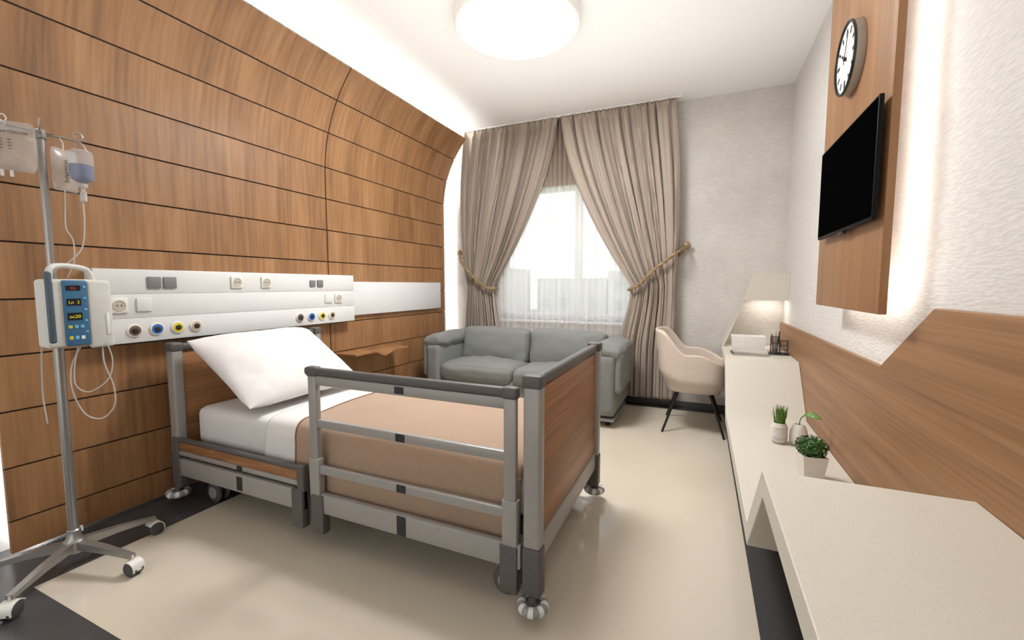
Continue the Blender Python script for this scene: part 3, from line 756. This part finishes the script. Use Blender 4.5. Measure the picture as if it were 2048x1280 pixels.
g.lathe([(.016,1.775),(.018,1.78),(.018,1.805),(.012,1.812),(.0,1.813)],Matrix.Translation((ix,iy,0)),20)
g.obj("hook_arms",M_chrome,IV)
def bagmesh(c,w,h,t,X,Y,Z):
    def f(sg):
        def q(u,v):
            a,b_=u*2-1,v*2-1
            ww=w*(1-.12*max(0,-b_)**4-.10*max(0,b_)**6)
            th_=t*((1-abs(a)**3)*(1-abs(b_)**4))**.6*(1-.45*b_)
            return c+X*a*ww+Y*b_*h+Z*sg*th_
        return q
    g=G().grid(f(1),20,20); g.grid(f(-1),20,20); return g
X1=(rv*.98+cv*.15).normalized(); Z1=(cv*.98-rv*.15).normalized()
c1=ivp(42,302,.03)
ba=thing("infusion_bag",c1-up*.1,"clear saline infusion bag with black printed label hanging from the stand","infusion bag","infusion bags")
bagmesh(c1,.082,.093,.018,X1,up,Z1).obj("bag",M_bag,ba,weld=True,ang=80)
def onbag(c,dx,dz,off,X,Z): 
    p=c+X*dx+up*dz+Z*off; return frame(p,X,up,Z)
text("bag_print","0.9% Sodium Chloride",.0145,onbag(c1,.0,.045,.019,X1,Z1),M_ink,ba)
text("bag_print","Injection",.010,onbag(c1,-.038,.031,.0195,X1,Z1),M_ink,ba)
for k in range(4): G().box(-.062,-.026,.018-k*.011,.024-k*.011,0.019,.0197,mtx=onbag(c1,0,0,0,X1,Z1)).obj("label_bar",M_ink,ba,smooth=False)
for k in range(4):
    for j in range(2): G().box(-.010+j*.022,-.002+j*.022,.0195-k*.011,.0215-k*.011,0.019,.0197,mtx=onbag(c1,0,0,0,X1,Z1)).obj("label_bar",M_ink,ba,smooth=False)
for dx in (-.012,.012): G().cyl(c1+X1*dx-up*.088,c1+X1*dx-up*.112,.005,seg=10).obj("bag_port",M_sock,ba)
G().tube(catmull([c1+up*.085,c1+up*.10+X1*.01,c1+up*.115,c1+up*.10-X1*.01,c1+up*.086],5),.002,6).obj("bag_loop",M_sock,ba)
X2=(rv*.75-cv*.65).normalized(); Z2=(cv*.75+rv*.65).normalized()
c2=ivp(120,330,-.02)
bb=thing("infusion_bag",c2-up*.1,"small infusion bag printed Injection hanging from the stand","infusion bag","infusion bags")
bagmesh(c2,.05,.085,.014,X2,up,Z2).obj("bag",M_bag,bb,weld=True,ang=80)
text("bag_print","Injection",.026,frame(c2+X2*.0+Z2*.017-up*.05,up,-X2,Z2),M_greenink,bb,'LEFT')
G().tube(catmull([c2+up*.08,c2+up*.11,c2+up*.13-rv*.01],5),.002,6).obj("bag_loop",M_sock,bb)
c3=ivp(143,325,.045)
bo=thing("infusion_bottle",c3-up*.08,"clear inverted drip bottle half filled with blue liquid","drip bottle")
Mx=Matrix.Translation(c3)
G().lathe([(.0,.068),(.032,.066),(.038,.058),(.038,-.040),(.030,-.054),(.014,-.062),(.012,-.070)],Mx,32).obj("bottle",M_clear,bo)
G().lathe([(.0,.008),(.0365,.008),(.0365,-.038),(.029,-.052),(.013,-.060),(.0,-.061)],Mx,32).obj("liquid",M_blue,bo)
G().lathe([(.0,-.066),(.015,-.066),(.015,-.080),(.007,-.082),(.007,-.098),(.011,-.10),(.011,-.135),(.004,-.142),(.0,-.143)],Mx,20).obj("drip_chamber",M_tube,bo)
G().tube(catmull([c3+up*.066-rv*.02,c3+up*.10,c3+up*.066+rv*.02],6),.002,6).obj("hanger",M_chrome,bo)
def ivtube(pts,b=.045):
    return [ivp(p[0],p[1],p[2] if len(p)>2 else b) for p in pts]
TG="infusion tubes"
G().tube(catmull(ivtube([(147,398),(150,440),(148,490),(132,520),(112,540),(104,556)]),8),.0028,7).obj("infusion_tube",M_tube,label="thin clear infusion tube running from the bottle to the pump",cat="tube",group=TG)
G().tube(catmull(ivtube([(121,372),(122,400),(124,450),(135,478),(137,520),(128,556)],.02),8),.0024,7).obj("infusion_tube",M_tube,label="thin clear infusion tube running from the bag to the pump",cat="tube",group=TG)
G().tube(catmull(ivtube([(182,696),(186,740),(201,790),(204,835),(186,860),(160,845),(140,790),(138,740),(150,700)],.06),8),.0028,7).obj("infusion_tube",M_tube,label="clear tube hanging in a long loop below the pump",cat="tube",group=TG)
G().tube(catmull(ivtube([(188,694),(198,735),(192,775),(165,797),(145,780),(142,740),(146,700)],.075),8),.0024,7).obj("infusion_tube",M_tube,label="clear tube hanging in a short loop below the pump",cat="tube",group=TG)
G().tube(catmull(ivtube([(96,692),(97,740),(100,800),(107,856)],.03),8),.0028,7).obj("infusion_tube",M_tube,label="clear tube hanging straight down from the pump",cat="tube",group=TG)
# pump, front towards +x
pxf=-2.285; pxb=-2.38; py0,py1=.785,.985; pz0,pz1=.955,1.225
KO=.020
PU=thing("infusion_pump",(-2.34,.885,.955),"white infusion pump with blue keypad clamped to the stand","infusion pump")
G().box(pxb+.001,pxf-.006,py0,py1,pz0,pz1,.014,4).obj("body",M_pump,PU)
G().box(pxf-.02,pxf,py0+.104+KO,py1+.003,pz0-.012,pz1-.005,.010,3).obj("door",M_pump,PU)
G().box(pxf-.001,pxf+.003,py1-.022,py1-.010,pz0+.04,pz0+.13,.002).obj("door_latch",M_sock,PU)
kp=G().box(pxf-.018,pxf+.003,py0+.030+KO,py0+.104+KO,pz0+.004,pz1-.004,.006,3).obj("keypad",M_pumpblue,PU)
G().box(pxf-.02,pxf-.001,py0+.004,py0+.026,pz0+.02,pz1+.03,.008,3).obj("trim",M_pumpdark,PU)
G().tube(catmull([(pxf-.012,py0+.017,pz1-.01),(pxf-.015,py0+.022,pz1+.035),(pxf-.03,py0+.05,pz1+.052),(pxf-.045,py0+.11,pz1+.05),(pxf-.05,py0+.15,pz1+.035),(pxf-.05,py0+.165,pz1-.01)],8),.011,12).obj("carry_handle",M_pump,PU)
def scr(z0,z1,nm="display"): return G().box(pxf+.0025,pxf+.0042,py0+.038+KO,py0+.082+KO,z0,z1).obj(nm,M_screen,kp,smooth=False)
scr(1.120,1.148); scr(1.062,1.092); scr(1.180,1.200)
FX=lambda y,z: frame((pxf+.0046,y,z),(0,1,0),(0,0,1),(1,0,0))
yc_=py0+.060+KO
text("display_digits","Ln  2",.0165,FX(yc_,1.128),M_yel,kp)
text("display_digits","oc20",.0175,FX(yc_,1.071),M_yel,kp)
text("display_digits","8.8.",.011,FX(yc_,1.186),M_red,kp)
for k in range(5): G().box(pxf+.0025,pxf+.005,py0+.089+KO,py0+.098+KO,1.19-k*.045,1.198-k*.045,.001).obj("key",M_keyb,kp)
for k in range(3):
    G().box(pxf+.0025,pxf+.005,py0+.038+KO+k*.018,py0+.050+KO+k*.018,1.030,1.042,.001).obj("key",(M_key,M_keyb,M_keyb)[k],kp)
    G().box(pxf+.0025,pxf+.005,py0+.038+KO+k*.018,py0+.050+KO+k*.018,.985,.999,.001).obj("key",(M_key,M_keyb,M_sock)[k],kp)
G().box(ix+.0,pxb+.002,iy-.03,iy+.03,1.07,1.15,.004).obj("pole_clamp",M_metald,PU)

# ------------------------------------------------------------------ outside
G().box(-60,60,8,140,-7.2,-7).obj("lawn",M_lawn,smooth=False,label="green lawn outside the window",cat="lawn",kind="stuff")
def building(x0,x1,y,z1):
    o=thing("building",((x0+x1)/2,y,-7),"pale multi-storey building seen through the window","building","buildings outside")
    G().box(x0,x1,y,y+12,-7,z1).obj("facade",M_bld,o,smooth=False)
    g=G(); z=-5.5
    while z<z1-2:
        x=x0+1
        while x<x1-2: g.box(x,x+1.4,y-.05,y+.02,z,z+1.6); x+=2.8
        z+=3
    w_=g.obj("windows",M_win,o,smooth=False); w_["kind"]="stuff"
building(-44,-28,60,4.0); building(-26,-14,70,2.4); building(-13,2,66,3.4)
for k in range(7):
    x=-38+k*6.4+random.uniform(-.6,.6); y=40+random.uniform(-4,4); r=random.uniform(1.8,2.4)
    o=thing("tree",(x,y,-7),"leafy green tree outside the window","tree","trees outside")
    G().cyl((x,y,-7),(x,y,-4),.25,.15,10).obj("trunk",M_soil,o)
    bm=bmesh.new(); bmesh.ops.create_icosphere(bm,subdivisions=3,radius=r)
    for v in bm.verts: v.co=v.co*(1+.35*noise.noise(v.co*1.2+Vector((k,0,0))))+Vector((x,y,-4))
    G()._bm(bm,0).obj("crown",M_tree,o)

# ------------------------------------------------------------------ lights
W=bpy.data.worlds.new("World"); S.world=W; W.use_nodes=True; nt=W.node_tree
bg=nt.nodes["Background"]
tc=nt.nodes.new("ShaderNodeTexCoord"); sx=nt.nodes.new("ShaderNodeSeparateXYZ"); rp=nt.nodes.new("ShaderNodeValToRGB")
nt.links.new(tc.outputs["Generated"],sx.inputs[0]); nt.links.new(sx.outputs[2],rp.inputs[0])
rp.color_ramp.elements[0].color=lin((248,249,250)); rp.color_ramp.elements[1].color=lin((212,224,240)); rp.color_ramp.elements[1].position=.6
nt.links.new(rp.outputs[0],bg.inputs[0]); bg.inputs[1].default_value=1.5
def area(nm,loc,rot,sx_,sy_,e,c=(1,.995,.98)):
    ld=bpy.data.lights.new(nm,'AREA'); ld.shape='RECTANGLE'; ld.size=sx_; ld.size_y=sy_; ld.energy=e; ld.color=c
    lo=bpy.data.objects.new(nm,ld); COL.objects.link(lo); lo.location=loc; lo.rotation_euler=rot
area("room_fill_light",(-1.1,-1.25,1.5),(math.radians(100),0,0),3.2,2.4,23)
area("ceiling_fill_light",(-1.0,2.0,2.0),(math.pi,0,0),2.6,3.6,24)  # unseen lamp added to brighten the ceiling, no fixture there
